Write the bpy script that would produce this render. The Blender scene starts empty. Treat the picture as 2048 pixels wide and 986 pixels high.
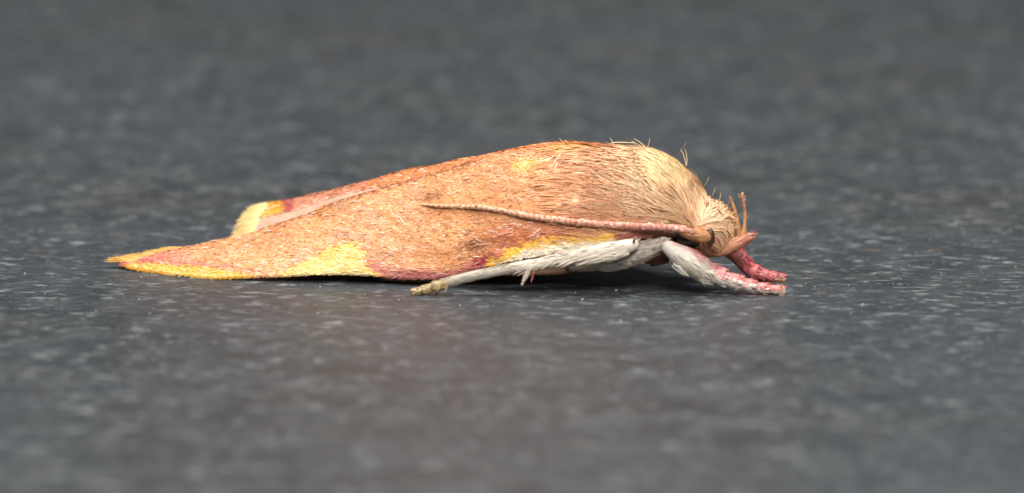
import bpy, math, random
import numpy as np
from mathutils import Vector
from mathutils.bvhtree import BVHTree
from mathutils.kdtree import KDTree

# ------------------------------------------------------------------ camera, light, exposure
# internal unit: millimetre; everything is written to the scene in metres (x 0.001)
MM = 0.001
EL = math.radians(12.0)          # camera looks down by this much
DIST = 150.0                     # mm from lens to the insect
F = np.array([0, math.cos(EL), -math.sin(EL)])
U = np.array([0, math.sin(EL), math.cos(EL)])
R = np.array([1.0, 0, 0])
CAM = 0.97 * U - DIST * F
scene = bpy.context.scene
col = scene.collection
cd = bpy.data.cameras.new('camera')
cam = bpy.data.objects.new('camera', cd); col.objects.link(cam)
cam.location = CAM * MM
cam.rotation_euler = (math.radians(90) - EL, 0, 0)
cd.sensor_width = 36.0
cd.lens = 36.0 * DIST / 20.48
cd.clip_start = 0.005; cd.clip_end = 20
cd.dof.use_dof = True
cd.dof.focus_distance = (DIST + 1.1) * MM
cd.dof.aperture_fstop = 92.0
scene.camera = cam

world = bpy.data.worlds.new('World'); scene.world = world
world.use_nodes = True
wb = world.node_tree.nodes['Background']
wb.inputs[0].default_value = (0.9, 0.95, 1.0, 1); wb.inputs[1].default_value = 0.05

def lamp(name, loc, target, sx, sy, watts, colr):
    ld = bpy.data.lights.new(name, 'AREA'); ld.shape = 'RECTANGLE'
    ld.size = sx * MM; ld.size_y = sy * MM; ld.energy = watts; ld.color = colr
    o = bpy.data.objects.new(name, ld); col.objects.link(o)
    o.location = Vector(loc) * MM
    o.rotation_euler = (Vector(target) - Vector(loc)).to_track_quat('-Z', 'Y').to_euler()
    return o
lamp('softbox_lamp', (-6, -4, 110), (0, 0, 0), 70, 70, 0.216, (1.0, 0.97, 0.93))
lamp('front_fill_lamp', (40, -150, 140), (0, 0, 0), 90, 60, 0.46, (1.0, 0.97, 0.94))  # frontal fill added to brighten the moth's side faces
vs = scene.view_settings
vs.view_transform = 'Standard'; vs.look = 'None'; vs.exposure = 0.0; vs.gamma = 1.0
try: vs.use_curve_mapping = False
except Exception: pass

rng = np.random.default_rng(7)
random.seed(7)

# ------------------------------------------------------------------ helpers
def un(px, py, Y):
    """photo pixel (2048 x 986) + depth plane Y (mm) -> point in mm"""
    px = np.asarray(px, float); py = np.asarray(py, float); Y = np.asarray(Y, float)
    d = F + ((px - 1024) / 100 / DIST)[..., None] * R + ((493 - py) / 100 / DIST)[..., None] * U
    t = (Y - CAM[1]) / d[..., 1]
    return CAM + t[..., None] * d
def pix(P):
    q = P - CAM
    dep = q @ F
    return 1024 + 100 * DIST * (q @ R) / dep, 493 - 100 * DIST * (q @ U) / dep
def lin(r, g, b):
    c = np.array([r, g, b], float) / 255
    return np.where(c <= 0.04045, c / 12.92, ((c + 0.055) / 1.055) ** 2.4)
def norm(v): return v / (np.linalg.norm(v, axis=-1, keepdims=True) + 1e-12)
def catmull(pts, n):
    pts = np.asarray(pts, float)
    seg = np.linalg.norm(np.diff(pts[:, :2], axis=0), axis=1); s = np.r_[0, np.cumsum(seg)]
    t = np.linspace(0, s[-1], n)
    m = np.zeros_like(pts)
    m[1:-1] = (pts[2:] - pts[:-2]) / (s[2:] - s[:-2])[:, None]
    m[0] = (pts[1] - pts[0]) / seg[0]; m[-1] = (pts[-1] - pts[-2]) / seg[-1]
    i = np.clip(np.searchsorted(s, t, side='right') - 1, 0, len(seg) - 1)
    h = seg[i][:, None]; x = ((t - s[i]) / seg[i])[:, None]
    return ((2*x**3 - 3*x**2 + 1) * pts[i] + (x**3 - 2*x**2 + x) * h * m[i]
            + (-2*x**3 + 3*x**2) * pts[i+1] + (x**3 - x**2) * h * m[i+1])
def smooth_noise(x, y, seed=0):
    """cheap value noise, 0..1"""
    x = np.asarray(x, float); y = np.asarray(y, float)
    xi = np.floor(x).astype(np.int64); yi = np.floor(y).astype(np.int64)
    fx = x - xi; fy = y - yi
    fx = fx*fx*(3-2*fx); fy = fy*fy*(3-2*fy)
    def h(a, b):
        v = np.sin(a * 127.1 + b * 311.7 + seed * 74.7) * 43758.5453
        return v - np.floor(v)
    return (h(xi, yi)*(1-fx) + h(xi+1, yi)*fx)*(1-fy) + (h(xi, yi+1)*(1-fx) + h(xi+1, yi+1)*fx)*fy

def mesh_obj(name, verts, faces, mat, parent=None, colors=None, smooth=True, stuff=False):
    verts = np.asarray(verts, float).reshape(-1, 3)
    me = bpy.data.meshes.new(name)
    if isinstance(faces, np.ndarray):
        k = faces.shape[1]; nf = len(faces)
        me.vertices.add(len(verts)); me.vertices.foreach_set('co', (verts * MM).astype(np.float32).ravel())
        me.loops.add(nf * k); me.loops.foreach_set('vertex_index', faces.astype(np.int32).ravel())
        me.polygons.add(nf); me.polygons.foreach_set('loop_start', (np.arange(nf) * k).astype(np.int32))
        me.update(calc_edges=True)
    else:
        me.from_pydata((verts * MM).tolist(), [], faces); me.update()
    me.polygons.foreach_set('use_smooth', np.full(len(me.polygons), smooth))
    if colors is not None:
        a = me.color_attributes.new('Col', 'FLOAT_COLOR', 'POINT')
        c = np.ones((len(verts), 4), np.float32); c[:, :3] = colors
        a.data.foreach_set('color', c.ravel())
    me.validate(); me.materials.append(mat)
    o = bpy.data.objects.new(name, me); col.objects.link(o)
    if parent is not None: o.parent = parent
    if stuff: o['kind'] = 'stuff'
    return o
def grid_faces(nu, nv, close_v=False):
    i = np.arange(nu - 1)[:, None]; j = np.arange(nv if close_v else nv - 1)[None]
    a = i * nv + j; b = i * nv + (j + 1) % nv
    return np.stack([a, b, b + nv, a + nv], -1).reshape(-1, 4)
def sample_grid(G, n, weight=None):
    """uniform-by-area random points on a grid surface -> P, Tu, Tv, u(0..nu), v"""
    A, B, C, D = G[:-1, :-1], G[:-1, 1:], G[1:, 1:], G[1:, :-1]
    ar = 0.5 * np.linalg.norm(np.cross(C - A, D - B), axis=-1)
    if weight is not None: ar = ar * weight
    p = (ar / ar.sum()).ravel()
    k = rng.choice(len(p), n, p=p); i, j = np.unravel_index(k, ar.shape)
    a, b = rng.random(n)[:, None], rng.random(n)[:, None]
    P = A[i, j]*(1-a)*(1-b) + B[i, j]*(1-a)*b + C[i, j]*a*b + D[i, j]*a*(1-b)
    Tu = norm((D[i, j]-A[i, j])*(1-b) + (C[i, j]-B[i, j])*b)
    Tv = norm((B[i, j]-A[i, j])*(1-a) + (C[i, j]-D[i, j])*a)
    return P, Tu, Tv, i + a[:, 0], j + b[:, 0]

def material(name, rough=0.5, spec=0.5, trans=0.0, colr=None, attr=True, bump=0.0, bscale=40.0, sheen=0.0, var=0.0):
    m = bpy.data.materials.new(name); m.use_nodes = True
    nt = m.node_tree; b = nt.nodes['Principled BSDF']; out = nt.nodes['Material Output']
    b.inputs['Roughness'].default_value = rough
    b.inputs['Specular IOR Level'].default_value = spec
    if sheen: b.inputs['Sheen Weight'].default_value = sheen
    src = None
    if attr:
        a = nt.nodes.new('ShaderNodeAttribute'); a.attribute_name = 'Col'; src = a.outputs['Color']
    else:
        c = nt.nodes.new('ShaderNodeRGB'); c.outputs[0].default_value = (*colr, 1); src = c.outputs[0]
    tc = nt.nodes.new('ShaderNodeTexCoord'); mp = nt.nodes.new('ShaderNodeMapping')
    mp.inputs['Scale'].default_value = (1000, 1000, 1000)
    nt.links.new(tc.outputs['Object'], mp.inputs['Vector'])
    nz = nt.nodes.new('ShaderNodeTexNoise'); nz.inputs['Scale'].default_value = bscale; nz.inputs['Detail'].default_value = 3
    nt.links.new(mp.outputs[0], nz.inputs['Vector'])
    if var:
        mx = nt.nodes.new('ShaderNodeMix'); mx.data_type = 'RGBA'; mx.blend_type = 'MULTIPLY'
        mx.inputs[0].default_value = var
        rp = nt.nodes.new('ShaderNodeValToRGB')
        rp.color_ramp.elements[0].position = 0.3; rp.color_ramp.elements[0].color = (0.45, 0.4, 0.36, 1)
        rp.color_ramp.elements[1].position = 0.65; rp.color_ramp.elements[1].color = (1, 1, 1, 1)
        nt.links.new(nz.outputs[0], rp.inputs[0])
        nt.links.new(src, mx.inputs[6]); nt.links.new(rp.outputs[0], mx.inputs[7]); src = mx.outputs[2]
    nt.links.new(src, b.inputs['Base Color'])
    if bump:
        bp = nt.nodes.new('ShaderNodeBump'); bp.inputs['Strength'].default_value = bump; bp.inputs['Distance'].default_value = 0.02 * MM
        nt.links.new(nz.outputs[0], bp.inputs['Height']); nt.links.new(bp.outputs[0], b.inputs['Normal'])
    if trans:
        t = nt.nodes.new('ShaderNodeBsdfTranslucent'); nt.links.new(src, t.inputs[0])
        mix = nt.nodes.new('ShaderNodeMixShader'); mix.inputs[0].default_value = trans
        nt.links.new(b.outputs[0], mix.inputs[1]); nt.links.new(t.outputs[0], mix.inputs[2])
        nt.links.new(mix.outputs[0], out.inputs[0])
    return m

M_SKIN = material('wing_membrane', 0.55, 0.4, 0.0, bump=0.6, bscale=14, var=0.35)
M_SCALE = material('wing_scale', 0.38, 0.45, 0.08)
M_FUR = material('fur', 0.42, 0.5, 0.14)
M_LEG = material('leg_cuticle', 0.5, 0.4, 0.0, bump=0.5, bscale=18, var=0.3)
M_DARK = material('dark_hollow', 0.4, 0.5, colr=(0.045, 0.024, 0.013), attr=False)  # dark colour standing in for shade inside small openings
M_EYE = material('eye', 0.2, 0.6, colr=(0.012, 0.006, 0.004), attr=False)

def scatter(P, N, D, C, L, W, tilt, roll=0.25, curl=0.25):
    """flat scales: P roots, N surface normals, D lie directions, C colours, L/W sizes mm, tilt radians"""
    n = len(P)
    N = norm(N); D = norm(D - (D * N).sum(1, keepdims=True) * N)
    S = np.cross(N, D)
    r = rng.normal(0, roll, n)[:, None]
    S2 = S * np.cos(r) + N * np.sin(r); N2 = N * np.cos(r) - S * np.sin(r)
    t = np.asarray(tilt).reshape(-1, 1)
    ax = D * np.cos(t) + N2 * np.sin(t); up = N2 * np.cos(t) - D * np.sin(t)
    L = np.asarray(L).reshape(-1, 1); W = np.asarray(W).reshape(-1, 1)
    c = curl * L
    rows = []
    for f, w, b in ((0, 0.35, -0.1), (0.4, 1.0, 0.06), (0.8, 0.85, 0.02), (1.0, 0.32, -0.12)):
        ctr = P + ax * L * f + up * c * b
        rows += [ctr - S2 * W * 0.5 * w, ctr + S2 * W * 0.5 * w]
    V = np.stack(rows, 1)                                   # n,8,3
    base = (np.arange(n) * 8)[:, None, None]
    q = np.array([[0, 1, 3, 2], [2, 3, 5, 4], [4, 5, 7, 6]])[None]
    return V.reshape(-1, 3), (base + q).reshape(-1, 4), np.repeat(C, 8, 0)
def ribbons(Q, W, side, C):
    """Q n,K,3 centre lines; W n,K widths; side n,K,3 -> roof-section strands"""
    n, K = Q.shape[:2]
    tang = norm(np.gradient(Q, axis=1)); s = norm(side - (side * tang).sum(-1, keepdims=True) * tang)
    up = np.cross(s, tang)
    w = W[..., None] * 0.5
    V = np.stack([Q - s * w, Q + up * w * 0.6, Q + s * w], 2)      # n,K,3,3
    base = (np.arange(n) * K * 3)[:, None, None, None]
    k = (np.arange(K - 1) * 3)[None, :, None, None]
    q = np.array([[0, 1, 4, 3], [1, 2, 5, 4]])[None, None]
    return V.reshape(-1, 3), (base + k + q).reshape(-1, 4), np.repeat(C, K * 3, 0)
def join(parts):
    Vs, Fs, Cs, o = [], [], [], 0
    for V, Fc, C in parts:
        Vs.append(V); Fs.append(Fc + o); Cs.append(C); o += len(V)
    return np.concatenate(Vs), np.concatenate(Fs), np.concatenate(Cs)

def tube(ctrl, n, m=16, taper=True, ring=None):
    """ctrl rows (px, py, Y, r_px, flat) -> grid n,m,3 (closed in m)"""
    c = catmull(ctrl, n)
    P = un(c[:, 0], c[:, 1], c[:, 2]); r = c[:, 3] / 100
    if ring is not None: r = r * ring(np.linspace(0, 1, n))
    T = norm(np.gradient(P, axis=0))
    side = norm(np.cross(T, np.array([0, 1.0, 0.0]))); b = np.cross(side, T)
    a = np.linspace(0, 2 * np.pi, m, endpoint=False)
    G = (P[:, None] + r[:, None, None] * (side[:, None] * np.cos(a)[None, :, None]
         + b[:, None] * (np.sin(a)[None, :, None] * c[:, 4][:, None, None])))
    return G, T
def tube_mesh(name, G, mat, parent, colf, smooth=True):
    n, m = G.shape[:2]
    V = G.reshape(-1, 3); Fc = [list(f) for f in grid_faces(n, m, True)]
    Fc.append(list(range(m))[::-1]); Fc.append([(n - 1) * m + k for k in range(m)])
    px, py = pix(V)
    return mesh_obj(name, V, Fc, mat, parent, colf(px, py, V), smooth)
def closed(G): return np.concatenate([G, G[:, :1]], 1)
def normals(Tu, Tv, P, G):
    N = norm(np.cross(Tu, Tv))
    return N

# ------------------------------------------------------------------ ground
def slate_material():
    m = bpy.data.materials.new('slate'); m.use_nodes = True
    nt = m.node_tree; b = nt.nodes['Principled BSDF']; L = nt.links.new
    tc = nt.nodes.new('ShaderNodeTexCoord')
    def mapping(sx, sy, rot=0):
        mp = nt.nodes.new('ShaderNodeMapping'); mp.inputs['Scale'].default_value = (1000*sx, 1000*sy, 1000)
        mp.inputs['Rotation'].default_value = (0, 0, rot); L(tc.outputs['Object'], mp.inputs[0]); return mp.outputs[0]
    def noise(vec, scale, detail, rough=0.55, dist=0.0):
        n = nt.nodes.new('ShaderNodeTexNoise'); n.inputs['Scale'].default_value = scale; n.inputs['Detail'].default_value = detail
        n.inputs['Roughness'].default_value = rough; n.inputs['Distortion'].default_value = dist; L(vec, n.inputs['Vector']); return n.outputs[0]
    def ramp(f, p0, c0, p1, c1):
        r = nt.nodes.new('ShaderNodeValToRGB'); e = r.color_ramp.elements
        e[0].position = p0; e[0].color = (*c0, 1); e[1].position = p1; e[1].color = (*c1, 1); L(f, r.inputs[0]); return r.outputs[0]
    def mix(f, a, bb, mode='MIX'):
        x = nt.nodes.new('ShaderNodeMix'); x.data_type = 'RGBA'; x.blend_type = mode
        if isinstance(f, float): x.inputs[0].default_value = f
        else: L(f, x.inputs[0])
        for s, v in ((6, a), (7, bb)):
            if isinstance(v, tuple): x.inputs[s].default_value = (*v, 1)
            else: L(v, x.inputs[s])
        return x.outputs[2]
    v1 = mapping(0.8, 1.0, 0.1); v2 = mapping(0.75, 1.15, -0.12); v3 = mapping(0.5, 1.2, 0.15)
    big = noise(v1, 0.16, 3); mid = noise(v1, 0.8, 9, 0.68, 0.4); fine = noise(v2, 8.0, 6, 0.7)
    k0, k1 = (0.0, 0.0, 0.0), (1.0, 1.0, 1.0)
    base = mix(ramp(mid, 0.3, k0, 0.7, k1), (0.020, 0.0235, 0.026), (0.062, 0.066, 0.070))
    base = mix(ramp(big, 0.35, k0, 0.65, k1), base, mix(0.7, base, (0.044, 0.052, 0.058)))
    fm = nt.nodes.new('ShaderNodeMix'); fm.data_type = 'RGBA'; fm.blend_type = 'MULTIPLY'; fm.inputs[0].default_value = 1.0
    L(base, fm.inputs[6]); L(ramp(fine, 0.3, (0.6, 0.6, 0.6), 0.72, (1.35, 1.36, 1.38)), fm.inputs[7]); base = fm.outputs[2]
    f1 = noise(v3, 4.4, 6, 0.64, 0.4); f2 = noise(v2, 0.9, 4, 0.65)
    mul = nt.nodes.new('ShaderNodeMath'); mul.operation = 'MULTIPLY'
    L(ramp(f1, 0.53, k0, 0.64, k1), mul.inputs[0]); L(ramp(f2, 0.36, k0, 0.64, k1), mul.inputs[1])
    base = mix(mul.outputs[0], base, (0.235, 0.25, 0.26))
    f3 = noise(v2, 13.0, 3, 0.6)
    base = mix(ramp(f3, 0.66, k0, 0.70, k1), base, (0.30, 0.31, 0.31))
    rust = noise(v1, 2.1, 1); rust2 = noise(v1, 0.35, 2)
    mul2 = nt.nodes.new('ShaderNodeMath'); mul2.operation = 'MULTIPLY'
    L(ramp(rust, 0.70, k0, 0.78, k1), mul2.inputs[0]); L(ramp(rust2, 0.45, k0, 0.62, k1), mul2.inputs[1])
    base = mix(mul2.outputs[0], base, (0.13, 0.085, 0.055))
    L(base, b.inputs['Base Color'])
    L(ramp(mid, 0.3, (0.30,)*3, 0.7, (0.46,)*3), b.inputs['Roughness'])
    b.inputs['Specular IOR Level'].default_value = 0.5
    bp = nt.nodes.new('ShaderNodeBump'); bp.inputs['Strength'].default_value = 0.7; bp.inputs['Distance'].default_value = 0.035 * MM
    add0 = nt.nodes.new('ShaderNodeMath'); add0.operation = 'ADD'; L(mid, add0.inputs[0]); L(f1, add0.inputs[1])
    add = nt.nodes.new('ShaderNodeMath'); add.operation = 'ADD'; L(add0.outputs[0], add.inputs[0]); L(fine, add.inputs[1])
    L(add.outputs[0], bp.inputs['Height']); L(bp.outputs[0], b.inputs['Normal'])
    return m
gx = np.linspace(-150, 150, 61); gy = np.linspace(-90, 210, 61)
GX, GY = np.meshgrid(gx, gy, indexing='ij')
GZ = np.zeros_like(GX)
ground = mesh_obj('ground', np.stack([GX, GY, GZ], -1), grid_faces(61, 61)[:, ::-1].copy(), slate_material())
ground['kind'] = 'structure'; ground['label'] = 'dark grey slate surface with pale flecks under the moth'

# ------------------------------------------------------------------ moth
moth = bpy.data.objects.new('moth', None); col.objects.link(moth)
moth.location = (0, 0, 0); moth.empty_display_size = 0.002
moth['label'] = 'orange moth with yellow wing patches and peach fur resting on slate'
moth['category'] = 'moth'

def axisY(px): return 0.75 + 0.0026 * (1440 - np.asarray(px, float))

# ---- body: head, thorax and abdomen in one skin
st = np.array([   # px, top py, bottom py, lateral radius mm
    (1463, 456, 472, 0.10), (1459, 436, 490, 0.36), (1448, 420, 500, 0.54), (1430, 408, 506, 0.64), (1410, 402, 508, 0.64),
    (1396, 382, 512, 0.66), (1375, 352, 516, 0.80), (1340, 318, 524, 0.95), (1290, 297, 530, 1.02), (1230, 293, 532, 1.02),
    (1130, 300, 532, 0.98), (1000, 328, 535, 0.92), (860, 372, 535, 0.80), (720, 420, 532, 0.62), (600, 456, 524, 0.36), (540, 474, 506, 0.10)], float)
cs = catmull(st, 90)
yc = axisY(cs[:, 0]); mid_py = 0.5 * (cs[:, 1] + cs[:, 2])
ctr = un(cs[:, 0], mid_py, yc); rz = 0.5 * (cs[:, 2] - cs[:, 1]) / 100
AX = norm(ctr[-1] * [1, 1, 0] - ctr[0] * [1, 1, 0])          # towards the tail
LAT = np.array([-AX[1], AX[0], 0.0]); LAT = LAT if LAT[1] > 0 else -LAT   # away from camera
ang = np.linspace(0, 2 * np.pi, 36, endpoint=False)
BG = ctr[:, None] + rz[:, None, None] * np.cos(ang)[None, :, None] * np.array([0, 0, 1.0]) \
     + cs[:, 3][:, None, None] * np.sin(ang)[None, :, None] * LAT
C_PEACH, C_CREAM, C_TEG, C_HEAD = lin(234, 200, 160), lin(233, 203, 154), lin(228, 186, 144), lin(228, 190, 150)
def body_col(px, py, V):
    c = np.tile(lin(196, 142, 98), (len(px), 1))
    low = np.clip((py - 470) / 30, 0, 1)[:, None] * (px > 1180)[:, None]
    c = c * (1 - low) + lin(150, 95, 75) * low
    eyez = (np.clip((py - 456) / 8, 0, 1) * np.clip((px - 1318) / 20, 0, 1) * np.clip((1404 - px) / 8, 0, 1))[:, None]
    return c * (1 - eyez) + lin(70, 40, 30) * eyez
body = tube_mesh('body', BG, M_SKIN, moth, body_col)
nb = (BG.shape[0], BG.shape[1])
bvh = BVHTree.FromPolygons([tuple(v) for v in BG.reshape(-1, 3)], [tuple(f) for f in grid_faces(*nb, True)])

# ---- forewings
def wing_pattern(px, py, far=False):
    """colour by place on the wing (photo pixels of the near wing)"""
    n = len(px)
    nz = smooth_noise(px / 22, py / 9, 1); nz2 = smooth_noise(px / 7, py / 4, 2); nz3 = smooth_noise(px / 70, py / 30, 3)
    org = lin(217, 150, 101)[None] * (0.86 + 0.3 * nz[:, None]) * (0.92 + 0.16 * nz3[:, None])
    c = org.copy()
    def put(mask, colr, amt=1.0):
        nonlocal c
        k = (np.clip(mask, 0, 1) * amt)[:, None]; c = c * (1 - k) + np.asarray(colr)[None] * k
    s01 = lambda x, a, b: np.clip((x - a) / (b - a), 0, 1)
    jx = (nz - 0.5) * 16; jy = (nz - 0.5) * 9 + (nz2 - 0.5) * 6
    # peach towards the thorax, redder under the antenna, pinker towards the tip
    put(s01(px, 1060, 1250), lin(226, 172, 126), 0.8)
    put(s01(px, 1120, 1300) * s01(py, 400, 455), lin(206, 150, 112), 0.55)
    put(s01(py, 430, 466) * s01(px, 950, 1020), lin(188, 100, 68), 0.75)
    put(s01(-px, -520, -330), lin(218, 152, 110), 0.6)
    # brown dots
    dots = smooth_noise(px / 6, py / 4, 8)
    put((dots > 0.88) * 1.0, lin(126, 72, 42), 0.65)
    for x, y, rx, ry, a in ((955, 490, 34, 11, .75), (985, 478, 26, 7, .6), (873, 391, 20, 9, .6), (690, 411, 22, 8, .55),
                            (692, 470, 18, 7, .6), (865, 420, 18, 6, .3), (1190, 420, 24, 8, .4), (1050, 395, 26, 6, .2)):
        put(np.exp(-(((px-x)/rx)**2 + ((py-y)/ry)**2)**1.5) * (0.4 + 0.9 * nz2), lin(96, 56, 38), a)
    put(np.exp(-(((px-690)/30)**2 + ((py-392)/16)**2)), lin(226, 178, 140), 0.5)
    # pale yellow spot near the ridge, streak by the thorax
    put((((px+jx*.6-1062)/34)**2 + ((py+jy*.5-331)/15)**2 < 1) * 1.0, lin(228, 186, 100), 0.7)
    put(np.exp(-(((px-1155)/44)**2 + ((py-293-(px-1155)*.05)/9)**2)), lin(240, 190, 96), 0.9)
    # crimson bordering and mauve shade along the costa
    edge = np.interp(px, [740, 790, 850, 900, 950, 985, 1010], [547, 551, 554, 553, 540, 526, 515])
    put(s01(py + jy, edge - 22, edge - 4) * s01(px, 738, 800) * s01(-px, -1012, -985), lin(158, 82, 88), 0.85)
    put(np.exp(-(((px-975)/28)**2 + ((py-522-(975-px)*.3)/8)**2)), lin(170, 42, 62), 0.85)
    put(np.exp(-(((px-752)/20)**2 + ((py-533)/10)**2)), lin(186, 66, 92), 0.75)
    # yellow costal patch (outer)
    top = np.interp(px, [540, 565, 600, 650, 700, 724, 738, 760, 775], [556, 548, 530, 503, 484, 490, 520, 545, 556])
    inside = (py + jy * .8 > top) & (px > 540) & (px < 775)
    nearb = (np.abs(py + jy * .8 - top) < 7) & (px > 540) & (px < 775)
    put(nearb * (nz > .4), lin(190, 84, 76), 0.5)
    put(inside * 1.0, lin(226, 184, 92), 0.96)
    put(inside * (nz2 > .62), lin(232, 208, 140), .5)
    put(inside * s01(py, 528, 547), lin(226, 206, 146), 0.6)
    put(inside * (np.abs(py - top) < 14), lin(232, 168, 52), 0.6)
    # yellow apical band
    line = np.interp(px, [228, 242, 317, 345, 398, 433, 492, 527], [524, 527, 527, 530, 534, 537, 545, 553])
    nb_ = (np.abs(py + jy * .4 - line + 4) < 6) & (px < 540)
    put(nb_ * (nz > .3), lin(190, 92, 94), 0.6)
    put(((py + jy * .4 > line) & (px < 535)) * 1.0, lin(224, 166, 62), 0.96)
    put(((py > line + 13) & (px < 535)) * 1.0, lin(230, 196, 112), 0.5)
    put(s01(-px, -400, -330) * (py < line), lin(204, 110, 104), 0.6)
    # yellow costal streak at the base
    top2 = np.interp(px, [984, 1000, 1060, 1120, 1180, 1235, 1245], [526, 511, 484, 473, 467, 462, 461])
    in2 = (py + jy * .6 > top2) & (px > 984) & (px < 1243)
    put(in2 * 1.0, lin(242, 186, 70), 0.97)
    put(in2 * s01(py - top2, 11, 18), lin(236, 224, 200), 0.95)
    put(s01(px, 1236, 1250) * s01(py, 455, 462), lin(160, 92, 76), 0.9)
    rimy = np.interp(px, RIMX, RIMY); put((np.abs(py - rimy - 1.5) < 3.2) * s01(px, 520, 560) * s01(-px, -1010, -930), lin(150, 86, 54), 0.8)  # darker brown line along the near wing's upper rim
    return np.clip(c, 0, 1)
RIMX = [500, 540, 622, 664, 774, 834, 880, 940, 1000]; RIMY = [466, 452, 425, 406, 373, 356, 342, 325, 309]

nu, nv = 150, 40
top_c = catmull([(1262, 304, 0.95), (1200, 294, 1.20), (1130, 289, 1.50), (1000, 309, 1.95), (940, 325, 2.12), (880, 342, 2.28), (834, 356, 2.40), (774, 373, 2.52),
                 (664, 406, 2.75), (622, 425, 2.82), (540, 452, 2.95), (500, 466, 2.98), (430, 482, 2.92), (360, 497, 2.82), (300, 509, 2.72), (246, 521, 2.52)], nu)
bot_c = catmull([(1338, 466, 0.10), (1240, 484, 0.06), (1150, 498, 0.10), (1080, 510, 0.20), (1010, 524, 0.36), (980, 531, 0.45), (940, 541, 0.58), (900, 551, 0.68), (860, 554, 0.78),
                 (820, 553, 0.86), (780, 550, 0.92), (740, 547, 0.98), (690, 545, 1.04), (640, 546, 1.12), (560, 550, 1.22), (480, 553, 1.36), (430, 554, 1.45), (380, 550, 1.66),
                 (320, 543, 1.98), (270, 535, 2.28), (243, 526, 2.48)], nu)
# same px progress on both rims keeps the cross lines steady
PT, PB = top_c, bot_c
sv = np.linspace(0, 1, nv)[None, :, None]
A3, B3 = un(PT[:, 0], PT[:, 1], PT[:, 2])[:, None], un(PB[:, 0], PB[:, 1], PB[:, 2])[:, None]
bul = np.interp(np.linspace(0, 1, nu), [0, .15, .5, .8, 1], [0.36, 0.36, 0.24, 0.10, 0.0])[:, None, None]
outw = norm(np.array([[0.0, -0.80, 0.60]]))[None]
WG = A3 * (1 - sv) + B3 * sv + outw * bul * (4 * sv ** .75 * (1 - sv ** .75)) ** 0.8
# gentle relief: crease below the ridge and soft undulations
pxw, pyw = pix(WG)
rel = 0.045 * (smooth_noise(pxw / 60, pyw / 26, 5) - 0.5) + 0.02 * (smooth_noise(pxw / 18, pyw / 9, 6) - 0.5)
crease = np.interp(pxw, [600, 880, 945, 985, 1035, 1120], [420, 345, 338, 347, 357, 366])
rel -= 0.02 * np.exp(-((pyw - crease) / 5) ** 2) * ((pxw > 860) & (pxw < 1120))
WG = WG + outw * rel[..., None] * np.minimum(1, 8 * sv * (1 - sv) + 0.2)
pxw, pyw = pix(WG)
kd = KDTree(nu * nv)
for i, (a, b) in enumerate(zip(pxw.ravel(), pyw.ravel())): kd.insert((a, b, 0), i)
kd.balance()
WGf = WG.reshape(-1, 3)
wing_poly = None
def wingY(px, py):
    co, i, d = kd.find((px, py, 0))
    return WGf[i][1], d

def solid_sheet(name, G, mat, parent, colors, thick=0.022, flip=False):
    """sheet with two faces and a rim"""
    n, m = G.shape[:2]
    Tu = np.gradient(G, axis=0); Tv = np.gradient(G, axis=1)
    N = norm(np.cross(Tu, Tv)); N = -N if flip else N
    V = np.concatenate([G.reshape(-1, 3), (G - N * thick).reshape(-1, 3)])
    f = grid_faces(n, m); k = n * m
    rim = [j for j in range(m)] + [i * m + m - 1 for i in range(1, n)] + [(n - 1) * m + j for j in range(m - 2, -1, -1)] + [i * m for i in range(n - 2, 0, -1)]
    rim = np.array(rim); nx = np.roll(rim, -1)
    side = np.stack([rim, nx, nx + k, rim + k], 1)
    return mesh_obj(name, V, np.concatenate([f, f[:, ::-1] + k, side]), mat, parent, np.concatenate([colors, colors * 0.9]))
# orientation: normal of the near wing must face the camera
Nt = np.cross(np.gradient(WG, axis=0), np.gradient(WG, axis=1))
FLIP = Nt[nu // 2, nv // 2] @ (CAM - WG[nu // 2, nv // 2]) < 0
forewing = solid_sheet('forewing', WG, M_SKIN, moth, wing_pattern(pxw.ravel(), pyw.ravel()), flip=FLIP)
forewing['label'] = 'orange forewing with yellow patches and crimson edging'

def wing_normals(Tu, Tv, flip): 
    N = norm(np.cross(Tu, Tv)); return -N if flip else N
# scales of the near wing
n = 38000
P, Tu, Tv, uu, vv = sample_grid(WG, n)
N = wing_normals(Tu, Tv, FLIP); px, py = pix(P)
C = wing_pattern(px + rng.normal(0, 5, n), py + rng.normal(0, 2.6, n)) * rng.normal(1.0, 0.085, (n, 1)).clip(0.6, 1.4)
pale = rng.random(n) < 0.05
C[pale] = C[pale] * 0.65 + lin(246, 226, 206) * 0.35; dark = rng.random(n) < 0.05; C[dark] *= 0.7
D = Tu + Tv * (rng.normal(0, 0.12, n) + np.interp(uu, [0, 60, 149], [0.02, 0.0, 0.0]))[:, None]
costal = np.clip((vv - nv * 0.84) / (nv * 0.12), 0, 1) * ((px > 700) & (px < 1010))
basal = np.clip((px - 1060) / 160, 0, 1)
L_ = rng.uniform(0.075, 0.125, n) * (1 + 1.3 * costal + 0.9 * basal); W_ = rng.uniform(0.036, 0.058, n) * (1 - 0.4 * costal - 0.35 * basal)
tl = np.abs(rng.normal(0.05, 0.055, n)) * (1 - 0.4 * costal)
parts = [scatter(P + N * 0.004, N, D, np.clip(C, 0, 1), L_, W_, tl, roll=0.16)]
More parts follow.
